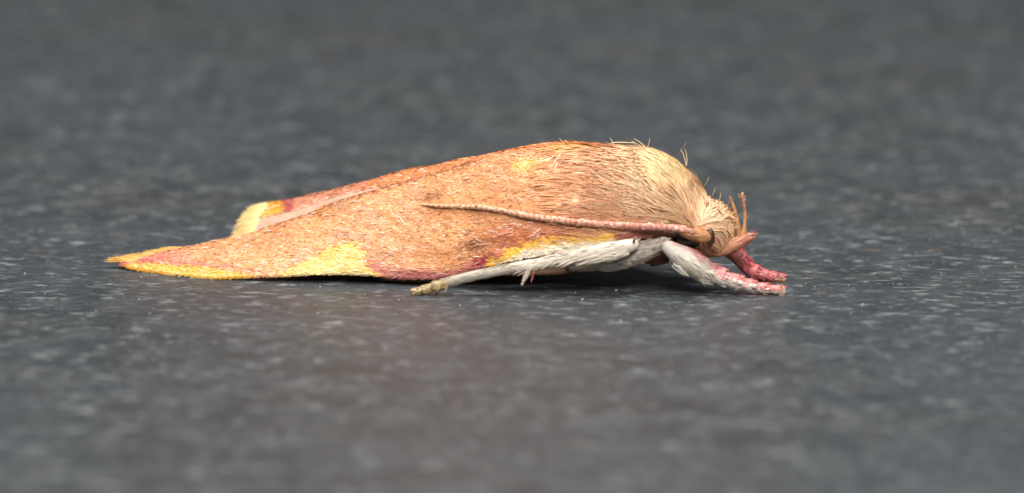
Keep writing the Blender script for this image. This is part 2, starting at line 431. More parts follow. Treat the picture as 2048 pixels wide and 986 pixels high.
# standing scales coloured pale to imitate glints, then loose and curled pale scales
k = 650
P, Tu, Tv, uu, vv = sample_grid(WG, k)
N = wing_normals(Tu, Tv, FLIP); px, py = pix(P)
C = wing_pattern(px, py) * 0.4 + lin(250, 236, 222) * 0.6
D = Tu + Tv * rng.normal(0, 0.28, k)[:, None]
parts.append(scatter(P + N * 0.012, N, D, np.clip(C, 0, 1), rng.uniform(0.10, 0.20, k), rng.uniform(0.007, 0.013, k), np.abs(rng.normal(0.14, 0.1, k)), roll=0.5))
loose = [(1092, 322, -30, 30), (1105, 330, -60, 34), (1118, 328, -50, 30), (1135, 340, 12, 34), (1150, 345, 8, 30), (1128, 325, -20, 40), (1108, 342, -70, 22),
         (1258, 398, -40, 30), (1266, 399, -42, 30), (800, 435, 60, 20), (785, 428, 28, 34), (600, 500, -10, 18), (946, 512, 12, 30),
         (1090, 445, -60, 36), (1065, 470, -45, 44), (1075, 325, -20, 30), (1160, 330, -28, 34)]
lp = [];
for x, y, a, ln in loose:
    Yw, _ = wingY(x, y); lp.append((un(x, y, Yw - 0.05), math.cos(math.radians(a)) * R - math.sin(math.radians(a)) * U, ln / 100))
P = np.array([a[0] for a in lp]); D = np.array([a[1] for a in lp]); L_ = np.array([a[2] for a in lp])
parts.append(scatter(P, np.tile(norm(np.array([0, -.8, .6])), (len(P), 1)), D, np.tile(lin(244, 226, 200), (len(P), 1)), L_, np.full(len(P), 0.02), np.full(len(P), 0.12)))
V, Fc, C = join(parts)
mesh_obj('wing_scales', V, Fc, M_SCALE, forewing, C, True, True)

def fringe(name, parent, roots, dirs, cols, L, W, bend, seed, side):
    n = len(roots); t = np.linspace(0, 1, 5)[None, :, None]
    Q = roots[:, None] + dirs[:, None] * (L[:, None, None] * t) + bend[:, None] * (L[:, None, None] * t ** 2)
    Wd = W[:, None] * np.array([1, 1, .9, .6, .15])[None]
    V, Fc, C = ribbons(Q, Wd, np.repeat(side[:, None], 5, 1), cols)
    return mesh_obj(name, V, Fc, M_FUR, parent, C, True, True)
def along(curve3, n):
    s = np.r_[0, np.cumsum(np.linalg.norm(np.diff(curve3, axis=0), axis=1))]
    t = np.sort(rng.random(n)) * s[-1]
    return np.stack([np.interp(t, s, curve3[:, k]) for k in range(3)], 1), t / s[-1]
# apical cilia of the near wing (yellow) - from the slanted outer margin, pointing back
rootc = un(*np.array([(262, 524, 2.45), (280, 517, 2.55), (310, 510, 2.68), (340, 501, 2.80), (366, 494, 2.86)]).T)
Rt, t = along(rootc, 800)
px, py = pix(Rt)
tipx = px - rng.uniform(26, 44, len(px)) * (0.8 + 0.5 * (1 - t)); tipy = py + np.interp(t, [0, 1], [-2, 4]) + rng.normal(0, 2.2, len(px)) - 3
tp = un(tipx, tipy, Rt[:, 1] + 0.12 + rng.normal(0, 0.05, len(px)))
dv = tp - Rt; Ln = np.linalg.norm(dv, axis=1)
cc = lin(226, 172, 80) * rng.normal(1, .1, (len(px), 1)); cc = np.where((rng.random(len(px)) < .3)[:, None], lin(228, 192, 118), cc)
fringe('apical_fringe', forewing, Rt, norm(dv), np.clip(cc, 0, 1), Ln * rng.uniform(.7, 1.05, len(px)), rng.uniform(.012, .024, len(px)), np.tile([0, 0, -0.04], (len(px), 1)), 1, np.tile(U, (len(px), 1)))
# short fringe along the lower rim
rim = WG[:, -1][(pxw[:, -1] > 240) & (pxw[:, -1] < 1000)]
Rt, t = along(rim, 1500); px, py = pix(Rt)
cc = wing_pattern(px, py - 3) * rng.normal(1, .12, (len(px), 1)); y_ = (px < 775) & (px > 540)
cc[y_] = cc[y_] * 0.5 + lin(214, 196, 140) * 0.5
ln = np.where(px > 780, rng.uniform(.06, .22, len(px)), rng.uniform(.04, .10, len(px)))
dd = norm(np.stack([-np.ones(len(px)) * np.where(px > 780, 1.0, .7), np.zeros(len(px)), np.where(px > 780, -.14, -.45) + rng.normal(0, .15, len(px))], 1))
fringe('costal_fringe', forewing, Rt, dd, np.clip(cc, 0, 1), ln, rng.uniform(.02, .035, len(px)), np.tile([0, 0, 0.02], (len(px), 1)), 2, np.tile(U, (len(px), 1)))

# ---- far forewing: inner rim tucked under the near wing, crest, then down to the slate on the far side
inner = catmull([(1230, 318, 1.35), (1130, 300, 1.62), (1000, 318, 2.05), (880, 350, 2.36), (774, 380, 2.60), (664, 413, 2.84), (600, 440, 2.98), (540, 460, 3.06), (498, 474, 3.12)], nu)
crest = catmull([(1230, 292, 1.75), (1130, 284, 2.05), (1014, 298, 2.50), (944, 312, 2.75), (860, 330, 3.00), (804, 341, 3.18), (761, 355, 3.34), (713, 367, 3.52), (637, 386, 3.80), (576, 401, 4.05), (538, 409, 4.25)], nu)
I3, K3 = un(*inner.T), un(*crest.T)
O3 = K3 + LAT * 1.55; O3[:, 2] = np.interp(np.linspace(0, 1, nu), [0, .2, .6, 1], [1.2, 0.7, 0.3, 0.25])
t = np.linspace(0, 1, nv)
FG = np.empty((nu, nv, 3))
for i in range(nu):
    c4 = catmull(np.stack([I3[i], K3[i] * .98 + I3[i] * .02, K3[i] * .45 + O3[i] * .55 + [0, 0, .22], O3[i]])[:, [1, 2, 0]], nv)
    FG[i] = c4[:, [2, 0, 1]]
pxf, pyf = pix(FG)
FG[:, :9, 2] -= 0.09 * (1 - np.arange(9) / 9)[None] * np.interp(np.arange(nu), [30, 60], [0, 1])[:, None]
FG[..., 2] += 0.03 * (smooth_noise(pxf / 40, FG[..., 1] * 5, 9) - 0.5) * np.minimum(1, np.arange(nv) / 5)[None]
def far_pattern(P):
    px, py = pix(P); n = len(px)
    nz = smooth_noise(px / 20, py / 7, 4)
    c = lin(212, 134, 86)[None] * (0.86 + 0.3 * nz[:, None])
    dots = smooth_noise(px / 8, py / 5, 12); c = np.where((dots > .87)[:, None], lin(150, 84, 50)[None], c)
    k = np.clip((780 - px) / 80, 0, 1)[:, None]; c = c * (1 - k) + lin(208, 136, 106)[None] * k
    # pale mauve inner margin
    dl = np.interp(px, [500, 540, 622, 664, 743, 774, 834], [466, 452, 425, 406, 381, 373, 356]) - py
    band = np.interp(px, [480, 520, 606, 682, 760, 800], [26, 24, 17, 11, 4, 0]) + (nz - .5) * 4
    m = ((dl < band) & (px < 800))[:, None]; c = np.where(m, lin(208, 160, 136)[None] * (0.88 + .24 * nz[:, None]), c)
    c = np.where((~m[:, 0] & (px < 592) & (px > 566))[:, None], lin(190, 96, 92)[None], c)
    y = np.clip((578 - px + (nz - .5) * 14) / 8, 0, 1)[:, None] * (~m); c = c * (1 - y) + lin(226, 164, 62)[None] * y
    p = np.clip((556 - px) / 40, 0, 1)[:, None] * (~m); c = c * (1 - p) + lin(234, 206, 132)[None] * p
    return np.clip(c, 0, 1)
Nt = np.cross(np.gradient(FG, axis=0), np.gradient(FG, axis=1)); FLIP2 = Nt[nu // 2, nv // 3][2] < 0
forewing2 = solid_sheet('forewing', FG, M_SKIN, moth, far_pattern(FG.reshape(-1, 3)), flip=FLIP2)
forewing2['label'] = 'orange forewing ending in a pale yellow tip behind the ridge'
n = 18000
P, Tu, Tv, uu, vv = sample_grid(FG, n); N = wing_normals(Tu, Tv, FLIP2)
ap_, bp_ = pix(P); dl_ = np.interp(ap_, [500, 540, 622, 664, 743, 774, 834], [466, 452, 425, 406, 381, 373, 356]) - bp_
kp = ~((dl_ < np.interp(ap_, [480, 520, 606, 682, 760, 800], [24, 22, 15, 10, 5, 0])) & (ap_ < 800)); P, Tu, Tv, N = P[kp], Tu[kp], Tv[kp], N[kp]; n = len(P)
C = far_pattern(P) * rng.normal(1, .12, (n, 1)); pl = rng.random(n) < .06; C[pl] = C[pl] * .5 + lin(246, 226, 206) * .5
parts = [scatter(P + N * .004, N, Tu + Tv * rng.normal(0, .16, n)[:, None], np.clip(C, 0, 1), rng.uniform(.09, .16, n), rng.uniform(.028, .046, n), np.abs(rng.normal(.05, .05, n)), roll=.15)]
V, Fc, C = join(parts); mesh_obj('wing_scales', V, Fc, M_SCALE, forewing2, C, True, True)
# pale yellow cilia on its outer margin
tipc = FG[-1]
Rt, t = along(tipc, 1800)
ln = rng.uniform(.28, .56, len(Rt))
dd = norm(np.stack([-np.ones(len(Rt)), .18 + rng.normal(0, .08, len(Rt)), -.26 + rng.normal(0, .05, len(Rt))], 1))
cc = lin(238, 214, 150) * rng.normal(1, .08, (len(Rt), 1))
fringe('apical_fringe', forewing2, Rt, dd, np.clip(cc, 0, 1), ln, rng.uniform(.012, .024, len(Rt)), np.tile([0, 0, -0.05], (len(Rt), 1)), 3, np.tile(U, (len(Rt), 1)))

# ---- fur of head and thorax, combed along a flow field
KEY = np.array([(1190, 295, -1, -.12), (1250, 315, -1, -.45), (1330, 335, -.8, -.6), (1400, 372, -.5, -.85), (1300, 400, -1, -.55), (1350, 418, -1, -.52),
                (1250, 420, -1, -.25), (1200, 450, -1, -.05), (1280, 450, -1, -.12), (1376, 440, -.85, -.45), (1330, 450, -1, -.25),
                (1384, 420, -.35, -1), (1405, 408, .0, -1), (1425, 400, .2, -1), (1450, 408, .5, -.85), (1438, 430, .65, -.65), (1464, 432, .85, -.2),
                (1430, 452, .95, -.15), (1450, 462, .75, .55), (1420, 476, .45, .9), (1462, 486, .25, 1), (1432, 500, .35, .95), (1402, 490, .1, 1), (1470, 460, .5, .8)], float)
def field(px, py):
    d2 = (px - KEY[:, 0]) ** 2 + (py - KEY[:, 1]) ** 2 + 20
    w = d2 ** -1.6; w /= w.sum(); v = w @ KEY[:, 2:]
    return v / (np.hypot(*v) + 1e-9)
C0 = ctr[0]
def mirror(p):
    d = (p - C0) @ LAT; return p - 2 * d * LAT
def mirror_dir(v): return v - 2 * (v @ LAT) * LAT
def fur_colour(px, py):
    head = px > 1392 + (py - 400) * -0.05
    disc = np.clip((((px - 1345) / 75) ** 2 + ((py - 345) / 48) ** 2) ** -1 - .6, 0, 1)
    c = C_TEG.copy()
    k = np.clip((430 - py) / 110, 0, 1); c = c * (1 - k) + C_PEACH * k
    c = c * (1 - disc) + C_CREAM * disc
    k = np.clip((1315 - px) / 115, 0, 1); c = c * (1 - k) + lin(222, 160, 112) * k
    if head and py > 385:
        c = C_HEAD.copy(); k = np.clip((py - 440) / 60, 0, 1); c = c * (1 - k) + lin(228, 184, 146) * k
    return c
w = np.zeros((nb[0] - 1, nb[1]))
BGc = closed(BG)
P, Tu, Tv, uu, vv = sample_grid(BGc, 46000)
K = 6
Qs, Ws, Sd, Cs = [], [], [], []
budget = 24000
for p, tu, tv in zip(P, Tu, Tv):
    farside = (p - np.array([0, axisY(pix(p)[0]), 0]))[1] > 0.0
    q = mirror(p) if ((p - C0) @ LAT) > 0 else p
    x, y = pix(q)
    if x < 1200 + 110 * rng.random() or len(Qs) > budget: continue
    if y > 512: continue
    # keep the side strip under the antenna nearly bare, thorax/wing joint
    if y > 452 and x < 1392: continue
    if ((x - 1418) / 12) ** 2 + ((y - 475) / 17) ** 2 < 1: continue
    gl = np.interp(x, [1285, 1340, 1392], [362, 386, 412])
    if 1285 < x < 1392 and abs(y - gl) < 4: continue
    nrm = norm(np.cross(tu, tv)); 
    cc_ = ctr[np.argmin(np.abs(cs[:, 0] - pix(p)[0]))]
    if nrm @ (p - cc_) < 0: nrm = -nrm
    is_head = x > 1392
    L = rng.uniform(.26, .52) if is_head else rng.uniform(.35, .75)
    disc = not is_head and x > 1270 and y < (np.interp(x, [1270, 1285, 1340, 1392], [350, 362, 386, 412]))
    if disc: L *= 0.5
    if is_head and y > 470: L *= .8
    if x > 1440: L *= .7
    step = L / (K - 1)
    far_ = ((p - C0) @ LAT) > 0
    pts = []; cur = p.copy(); lift = rng.uniform(.04, .13) * (1.7 if is_head else 1.0) * L * (1.0 if disc or is_head else 1.3)
    if rng.random() < .04: lift *= 1.7
    jit = rng.normal(0, .10) + (float(smooth_noise(x / 15, y / 9, 21)) - .5) * .7; lift *= .6 + .9 * float(smooth_noise(x / 13, y / 9, 22))
    ok = True
    for k in range(K):
        hit, hn, _, _ = bvh.find_nearest(Vector(cur))
        hit = np.array(hit); hn = np.array(hn)
        if hn @ (hit - cc_) < 0: hn = -hn
        f = k / (K - 1)
        pos = hit + hn * (0.012 + lift * f ** 1.2)
        if not far_:
            a, b = pix(pos); Yw, d = wingY(a, b)
            if d < 4 and pos[1] > Yw - .02: pos = un(a, b, Yw - .02 - .06 * rng.random())
        pts.append(pos)
        qq = mirror(hit) if far_ else hit
        a, b = pix(qq); dx, dy = field(a, b)
        cj, sj = math.cos(jit), math.sin(jit); dx, dy = dx * cj - dy * sj, dx * sj + dy * cj
        d3 = dx * R - dy * U
        if far_: d3 = mirror_dir(d3)
        d3 = d3 - (d3 @ hn) * hn
        cur = hit + norm(d3) * step
    Qs.append(pts); wd = rng.uniform(.022, .048)
    Ws.append(wd * np.array([.8, 1, 1, .9, .65, .12]))
    Sd.append(np.tile(np.cross(nrm, np.array(pts[2]) - pts[0]) + rng.normal(0, .004, 3), (K, 1)))
    c = fur_colour(x, y) * rng.normal(1, .10) * (.9 + .2 * float(smooth_noise(x / 15, y / 9, 21)))
    if rng.random() < .06: c = c * .6 + lin(250, 232, 200) * .4
    if rng.random() < .05: c = c * .6
    Cs.append(np.clip(c, 0, 1))
V, Fc, C = ribbons(np.array(Qs), np.array(Ws), np.array(Sd), np.array(Cs))
parts = [(V, Fc, C)]
# transition: long hair-scales lying on the wing root
n = 6500
P, Tu, Tv, uu, vv = sample_grid(WG[:55], n); N = wing_normals(Tu, Tv, FLIP); px, py = pix(P)
keep = (px > 1070 + 230 * rng.random(n) ** .8) & (vv < nv * .93)
P, N, px, py = P[keep], N[keep], px[keep], py[keep]
fd = np.array([field(a, b) for a, b in zip(px, py)]); fd[:, 0] += rng.normal(0, .1, len(px)); fd[:, 1] += rng.normal(0, .14, len(px))
fk = np.clip((px - 1080) / 150, 0, 1)[:, None]
fd = fd * fk + np.array([-1, .0]) * (1 - fk)
D = fd[:, :1] * R - fd[:, 1:] * U; D = norm(D - (D * N).sum(1, keepdims=True) * N)
Ln = rng.uniform(.22, .55, len(px)); t = np.linspace(0, 1, K)
lf = rng.uniform(.02, .14, len(px))
Q = P[:, None] + D[:, None] * (Ln[:, None] * t)[..., None] + N[:, None] * (0.006 + (Ln * lf)[:, None] * t ** 1.3)[..., None]
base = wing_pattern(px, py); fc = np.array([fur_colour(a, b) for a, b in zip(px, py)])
kk = np.clip((px - 1110) / 180, 0, 1)[:, None]; C = (base * (1 - kk) + fc * kk) * rng.normal(1, .13, (len(px), 1))
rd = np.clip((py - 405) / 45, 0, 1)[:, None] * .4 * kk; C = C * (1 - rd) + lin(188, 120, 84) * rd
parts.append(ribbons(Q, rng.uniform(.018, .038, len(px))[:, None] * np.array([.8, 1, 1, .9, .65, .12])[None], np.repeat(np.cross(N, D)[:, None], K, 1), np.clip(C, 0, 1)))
# single hairs standing off the back and front
stray = [((1224, 286), (1219, 275)), ((1222, 276), (1275, 287)), ((1285, 290), (1267, 277)), ((1268, 280), (1262, 283)), ((1295, 290), (1299, 276)), ((1368, 322), (1360, 297)), ((1361, 302), (1374, 281)),
         ((1372, 322), (1369, 296)), ((1124, 284), (1118, 277)), ((1412, 362), (1418, 352)), ((1425, 385), (1430, 375)), ((1135, 284), (1128, 279)), ((1438, 396), (1441, 384)), ((1455, 405), (1462, 396)),
         ((1463, 425), (1474, 418)), ((1463, 440), (1478, 436)), ((1466, 452), (1480, 452)), ((1460, 415), (1468, 404)), ((1395, 480), (1388, 498)), ((1399, 482), (1394, 496))]
Q = []; 
for (a, b), (c_, d_) in stray:
    Yv = float(axisY(a)) - (0.0 if b < 460 else .55)
    p0, p1 = un(a - .5 * (c_ - a) * (abs(c_ - a) < 40), b + (9 if b < 460 else 0), Yv), un(c_, d_, Yv - .02)
    tt = np.linspace(0, 1, K)[:, None]; bow = np.array([.02, 0, .015]) * (tt * (1 - tt) * 4)
    Q.append(p0 * (1 - tt) + p1 * tt + bow)
Q = np.array(Q)
parts.append(ribbons(Q, np.full((len(Q), 1), .02) * np.array([.9, 1, .95, .8, .6, .2])[None], np.tile(R * .6 + U * .8, (len(Q), K, 1)), np.tile(lin(232, 206, 160), (len(Q), 1))))
V, Fc, C = join(parts)
fur = mesh_obj('fur', V, Fc, M_FUR, body, C, True, True)
fur['label'] = 'peach and cream fur over head and thorax'

# ---- eye under the antenna base
def blob(name, px, py, Y, rx, ry, rz_, mat, parent, colors=None, seg=20):
    c = un(px, py, Y); th = np.linspace(0.02, np.pi - .02, seg); ph = np.linspace(0, 2 * np.pi, seg * 2, endpoint=False)
    G = c + np.stack([rx * np.sin(th)[:, None] * np.cos(ph), ry * np.sin(th)[:, None] * np.sin(ph), rz_ * np.cos(th)[:, None] * np.ones_like(ph)], -1)
    return tube_mesh(name, G, mat, parent, lambda a, b, V: np.tile(colors if colors is not None else [1, 1, 1], (len(a), 1)))
blob('eye', 1374, 477, 0.34, .33, .30, .20, M_EYE, body)
e2 = un(1374, 477, 0.34); e2 = mirror(e2); ex, ey = pix(e2)
blob('eye', float(ex), float(ey), float(e2[1]), .36, .30, .22, M_EYE, body)

# ---- antennae
def antenna(path, parent, near):
    nseg = 52
    G, T = tube(path, nseg * 4 + 1, 12, ring=lambda s: 0.86 + 0.24 * ((1 - s) * nseg % 1.0) ** 1.3)
    def colr(px, py, V):
        k = np.clip((px - 850) / 420, 0, 1)[:, None]
        c = lin(222, 172, 128) * (1 - k) + lin(198, 122, 102) * k
        band = (np.arange(len(px)) // 12 % 4 == 0)[:, None]
        return np.where(band, c * .6 + lin(250, 226, 205) * .4, c)
    o = tube_mesh('antenna', G, M_LEG, parent, colr)
    P, Tu, Tv, uu, vv = sample_grid(closed(G), 1500); cen = (G.mean(1))[np.clip(uu.astype(int), 0, len(G) - 1)]
    N = norm(P - cen); px, py = pix(P); cc = colr(px, py, P); cc = np.clip(cc * rng.normal(1, .18, (len(px), 1)), 0, 1)
    w_ = rng.random(len(px)) < .22; cc[w_] = cc[w_] * .4 + lin(252, 232, 214) * .6
    V, Fc, C = scatter(P, N, Tu, cc, rng.uniform(.05, .09, len(px)), rng.uniform(.025, .04, len(px)), np.full(len(px), .12))
    mesh_obj('antenna_scales', V, Fc, M_SCALE, o, C, True, True)
    return o
apath = [(1392, 468, None, 9.5, 1), (1375, 461, None, 8, 1), (1340, 456, None, 7.6, 1), (1230, 450, None, 7.4, 1), (1160, 445, None, 7.1, 1), (1100, 438, None, 6.8, 1), (1050, 431, None, 6.3, 1), (1000, 421, None, 5.7, 1),
         (960, 415, None, 5.2, 1), (920, 413, None, 4.6, 1), (880, 412, None, 3.9, 1), (842, 409, None, 2.0, 1)]
ap = []
for x, y, _, r, f in apath:
    Yw, d = wingY(x, y)
    ap.append((x, y, (min(Yw, -0.02) if x > 1300 else Yw) - r / 100 - .005 - (0.03 if 1150 < x else 0.0), r, f))
ap[0] = (1392, 468, -.06, 9.5, 1)
ant = antenna(ap, moth, True)
sc_ctrl = [(1418, 476, -.02, 9, 1), (1411, 474, -.05, 12.5, .9), (1398, 471, -.07, 14, .9), (1380, 465, -.09, 12, .9), (1369, 462, -.10, 9.5, .9), (1362, 460, -.10, 7, .9)]
SG, _ = tube(sc_ctrl, 28, 16)
scape = tube_mesh('scape', SG, M_LEG, ant, lambda px, py, V: np.tile(lin(186, 128, 84), (len(px), 1)))
P, Tu, Tv, uu, vv = sample_grid(closed(SG), 500); N = norm(P - SG.mean(1)[uu.astype(int)])
V, Fc, C = scatter(P, N, Tu, np.clip(lin(196, 140, 96) * rng.normal(1, .24, (500, 1)), 0, 1), rng.uniform(.10, .18, 500), rng.uniform(.02, .04, 500), np.full(500, .06))
mesh_obj('scape_scales', V, Fc, M_SCALE, ant, C, True, True)
blob('scape_dark_hollow', 1420, 474, .0, .10, .09, .18, M_DARK, ant)  # dark blob standing in for the shaded hole at the scape's end
# the other antenna, folded along the far wing
far_ap = []
for x, y, Yv, r, f in ap:
    q = mirror(un(x, y, Yv)) + LAT * 0.35; a, b = pix(q); far_ap.append((float(a), float(b), float(q[1]), r, f))
antenna(far_ap, moth, False)

# ---- labial palps
def palp(path, horn, tint):
    G, T = tube(path, 30, 14)
    def colr(px, py, V):
        k = np.clip((px - path[0][0]) / (path[-1][0] - path[0][0]), 0, 1)[:, None]
        return lin(224, 172, 130) * (1 - k ** 2) + tint * k ** 2
    o = tube_mesh('palp', G, M_LEG, moth, colr)
    n = 1100; P, Tu, Tv, uu, vv = sample_grid(closed(G), n); N = norm(P - G.mean(1)[uu.astype(int)]); px, py = pix(P)
    V, Fc, C = scatter(P, N, Tu, np.clip(colr(px, py, P) * rng.normal(1, .16, (n, 1)), 0, 1), rng.uniform(.12, .22, n), rng.uniform(.012, .026, n), np.abs(rng.normal(.06, .05, n)))
    mesh_obj('palp_scales', V, Fc, M_FUR, o, C, True, True)
    H, T = tube(horn, 26, 10)
    hc = lambda px, py, V: np.tile(lin(216, 156, 106), (len(px), 1)) * (0.85 + .3 * smooth_noise(px / 3, py / 12, 3)[:, None])
    h = tube_mesh('palp_tip', H, M_LEG, o, hc)
    n = 320; P, Tu, Tv, uu, vv = sample_grid(closed(H), n); N = norm(P - H.mean(1)[uu.astype(int)]); px, py = pix(P)
    V, Fc, C = scatter(P, N, Tu, np.clip(lin(222, 164, 112) * rng.normal(1, .16, (n, 1)), 0, 1), rng.uniform(.08, .14, n), rng.uniform(.010, .018, n), np.abs(rng.normal(.02, .02, n)))
    mesh_obj('palp_scales', V, Fc, M_FUR, o, C, True, True)
    return o
palp([(1408, 510, .62, 6, 1), (1430, 505, .52, 10, .8), (1452, 497, .45, 13, .8), (1472, 488, .42, 12.5, .8), (1488, 480, .42, 10, .8), (1499, 474, .43, 4, .8)],
     [(1478, 487, .45, 7, 1), (1485, 473, .45, 6.5, 1), (1489, 452, .45, 3.8, 1), (1490, 430, .46, 3, 1), (1488, 408, .46, 2.2, 1), (1485, 391, .47, 1, 1)], lin(206, 128, 112))
palp([(1412, 500, .95, 6, 1), (1430, 498, .98, 12, .8), (1452, 490, 1.0, 14, .8), (1468, 481, 1.02, 12, .8), (1480, 470, 1.02, 4, .8)],
     [(1468, 486, .9, 8, 1), (1476, 468, .9, 7, 1), (1475, 448, .9, 5, 1), (1471, 428, .9, 4, 1), (1466, 410, .9, 3, 1), (1461, 395, .9, 1, 1)], lin(214, 134, 108))

# ---- legs
WHITE, PINK, CRIM, GOLD = lin(230, 220, 206), lin(212, 130, 126), lin(178, 62, 78), lin(196, 170, 124)
def leg_segment(name, path, parent, colf, nsc=700, slen=(.10, .20), swid=(.02, .045), tilt=.1, nn=30, ring=None):
    G, T = tube(path, nn, 16, ring=ring)
    o = tube_mesh(name, G, M_LEG, parent, lambda px, py, V: colf(px, py))
    if nsc:
        P, Tu, Tv, uu, vv = sample_grid(closed(G), nsc); N = norm(P - G.mean(1)[uu.astype(int)]); px, py = pix(P)
        V, Fc, C = scatter(P, N, Tu, np.clip(colf(px, py) * rng.normal(1, .12, (nsc, 1)) * np.where(rng.random((nsc, 1)) < .16, np.array([.74, .66, .56]), 1.0), 0, 1), rng.uniform(*slen, nsc), rng.uniform(*swid, nsc), np.abs(rng.normal(tilt, .08, nsc)))
        return o, (V, Fc, C)
    return o, None
def tarsus(path, parent, colf, nseg=5, nsc=160, ring=1.24):
    """separate tarsal joints along the path, each widening towards its end"""
    c = catmull(path, nseg * 6 + 1); out = []
    for k in range(nseg):
        sub = c[k * 6:k * 6 + 7].copy()
        sub[:, 3] *= np.linspace(.74, ring, 7); 
        o, s = leg_segment('tarsus_segment', sub, parent, colf, nsc, (.07, .13), (.02, .045), .16, 12)
        out.append(s)
    return out
def solid(c): return lambda px, py: np.tile(c, (len(px), 1))
def tuft(root, dirs, n, L, c, spread=.25, w=(.012, .024), span=0.0):
    Rt = np.asarray(root) + rng.normal(0, .03, (n, 3)) - norm(np.asarray(dirs, float) * [1, 0, .5]) * rng.random((n, 1)) * span; D = norm(np.asarray(dirs) + rng.normal(0, spread, (n, 3)))
    t = np.linspace(0, 1, 5)[None, :, None]; Ln = rng.uniform(*L, n)[:, None, None]
    Q = Rt[:, None] + D[:, None] * Ln * t
    return ribbons(Q, rng.uniform(*w, n)[:, None] * np.array([.8, 1, .9, .6, .1])[None], np.tile(U, (n, 5, 1)), np.clip(c * rng.normal(1, .1, (n, 1)), 0, 1))
def add_scales(parent, parts, name='leg_scales'):
    V, Fc, C = join([p for p in parts if p is not None]); mesh_obj(name, V, Fc, M_SCALE, parent, C, True, True)

# near foreleg
def fore_col(px, py):
    top = np.interp(px, [1320, 1345, 1375, 1410, 1440, 1480], [488, 494, 510, 533, 545, 556])
    k = .85 * np.clip((top - 4 - py + (smooth_noise(px / 9, py / 5, 3) - .5) * 16) / 12, 0, 1)[:, None]
    return WHITE * (1 - k) + PINK * k
femur, s1 = leg_segment('foreleg', [(1195, 530, .42, 12, .9), (1215, 526, .35, 19, .8), (1250, 514, .22, 23, .7), (1290, 501, .12, 20, .7), (1318, 489, .05, 13, .8), (1328, 484, .04, 7, .8)], moth, solid(lin(208, 196, 184)), 1100)
femur['label'] = 'foreleg with white tibia and pink tarsus beside the antenna'
tib, s2 = leg_segment('tibia', [(1322, 485, .02, 7, .9), (1332, 492, .0, 13, .8), (1352, 505, -.02, 19, .75), (1380, 522, -.03, 25, .7), (1402, 538, -.03, 22, .7), (1424, 551, -.02, 14, .7), (1432, 555, -.02, 8, .7)], femur, fore_col, 3200, (.10, .24), (.010, .024), .08)
ts = tarsus([(1418, 544, -.02, 13, .9), (1440, 552, -.02, 16, .9), (1470, 563, .0, 14, .9), (1500, 571, .01, 11.5, .9), (1530, 577, .02, 10, .9), (1562, 581, .03, 8, .9)], femur,
            lambda px, py: np.where((py > np.interp(px, [1410, 1470, 1510, 1560], [546, 563, 580, 584]) + (smooth_noise(px / 3.2, py / 2.6, 7) - .58) * 26)[:, None], WHITE * .95, PINK) * (0.9 + .2 * smooth_noise(px / 5, py / 5, 2)[:, None]), nsc=220)
tf = [tuft(un(1402, 553, -.08), np.array([.8, -.05, -.5]), 70, (.12, .26), WHITE, .16), tuft(un(1340, 507, -.02), np.array([.5, 0, -.85]), 40, (.1, .26), WHITE * .85, .2, (.012, .025)),
      tuft(un(1378, 540, -.08), np.array([.8, -.05, -.6]), 80, (.12, .26), WHITE, .10, span=.35), tuft(un(1555, 581, .0), np.array([1, 0, -.05]), 70, (.05, .12), GOLD, .5, (.02, .035)), tuft(un(1424, 535, -.04), np.array([1, 0, -.3]), 60, (.12, .25), PINK, .12)]
add_scales(femur, [s1, s2] + ts + tf)
# far foreleg
def far_col(px, py): return (lin(198, 108, 108) * (0.8 + .3 * smooth_noise(px / 6, py / 6, 5)[:, None]))
f2, s1 = leg_segment('foreleg', [(1300, 520, 1.6, 14, .8), (1380, 500, 1.35, 18, .8), (1430, 484, 1.2, 14, .8)], moth, solid(lin(200, 170, 150)), 300)
f2['label'] = 'crimson foreleg stretched forward behind the palps'
t2, s2 = leg_segment('tibia', [(1428, 482, 1.18, 9, .9), (1450, 494, 1.2, 15, .8), (1475, 511, 1.22, 16, .8), (1492, 530, 1.25, 14, .8), (1504, 543, 1.26, 10, .8)], f2, lambda px, py: np.where((px < 1480)[:, None], lin(204, 130, 116), lin(206, 104, 110)), 600)
ts = tarsus([(1494, 534, 1.25, 13, .9), (1508, 543, 1.26, 14, .9), (1525, 549, 1.28, 11, .9), (1545, 554, 1.29, 10, .9), (1562, 557, 1.3, 8, .9)], f2, far_col, 4, 200)
add_scales(f2, [s1, s2] + ts + [tuft(un(1555, 556, 1.26), np.array([1, 0, -.05]), 70, (.05, .12), GOLD, .5, (.02, .035)), tuft(un(1478, 520, 1.1), np.array([.3, 0, 1]), 5, (.12, .2), WHITE, .1)])
# near midleg: femur under the wing, knee forward, long white tibia running back
m1, s1 = leg_segment('midleg', [(1140, 532, .75, 12, .8), (1190, 524, .45, 18, .8), (1235, 504, .1, 18, .8), (1262, 490, -.08, 12, .8), (1272, 484, -.12, 6, .8)], moth, solid(lin(196, 176, 158)), 500)
m1['label'] = 'white midleg running back under the wing to a golden foot'
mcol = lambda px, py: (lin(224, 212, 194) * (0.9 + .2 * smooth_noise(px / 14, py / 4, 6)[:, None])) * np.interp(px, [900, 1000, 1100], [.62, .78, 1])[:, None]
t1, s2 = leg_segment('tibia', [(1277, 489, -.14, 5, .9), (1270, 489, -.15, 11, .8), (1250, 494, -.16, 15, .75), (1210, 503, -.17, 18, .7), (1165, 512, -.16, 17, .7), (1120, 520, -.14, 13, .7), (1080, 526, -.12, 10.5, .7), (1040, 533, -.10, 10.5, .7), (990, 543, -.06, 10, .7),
                               (940, 553, -.03, 10, .75), (892, 566, 0, 10.5, .8), (884, 568, 0, 7, .8)], m1, mcol, 5200, (.12, .30), (.010, .022), .06, 60)
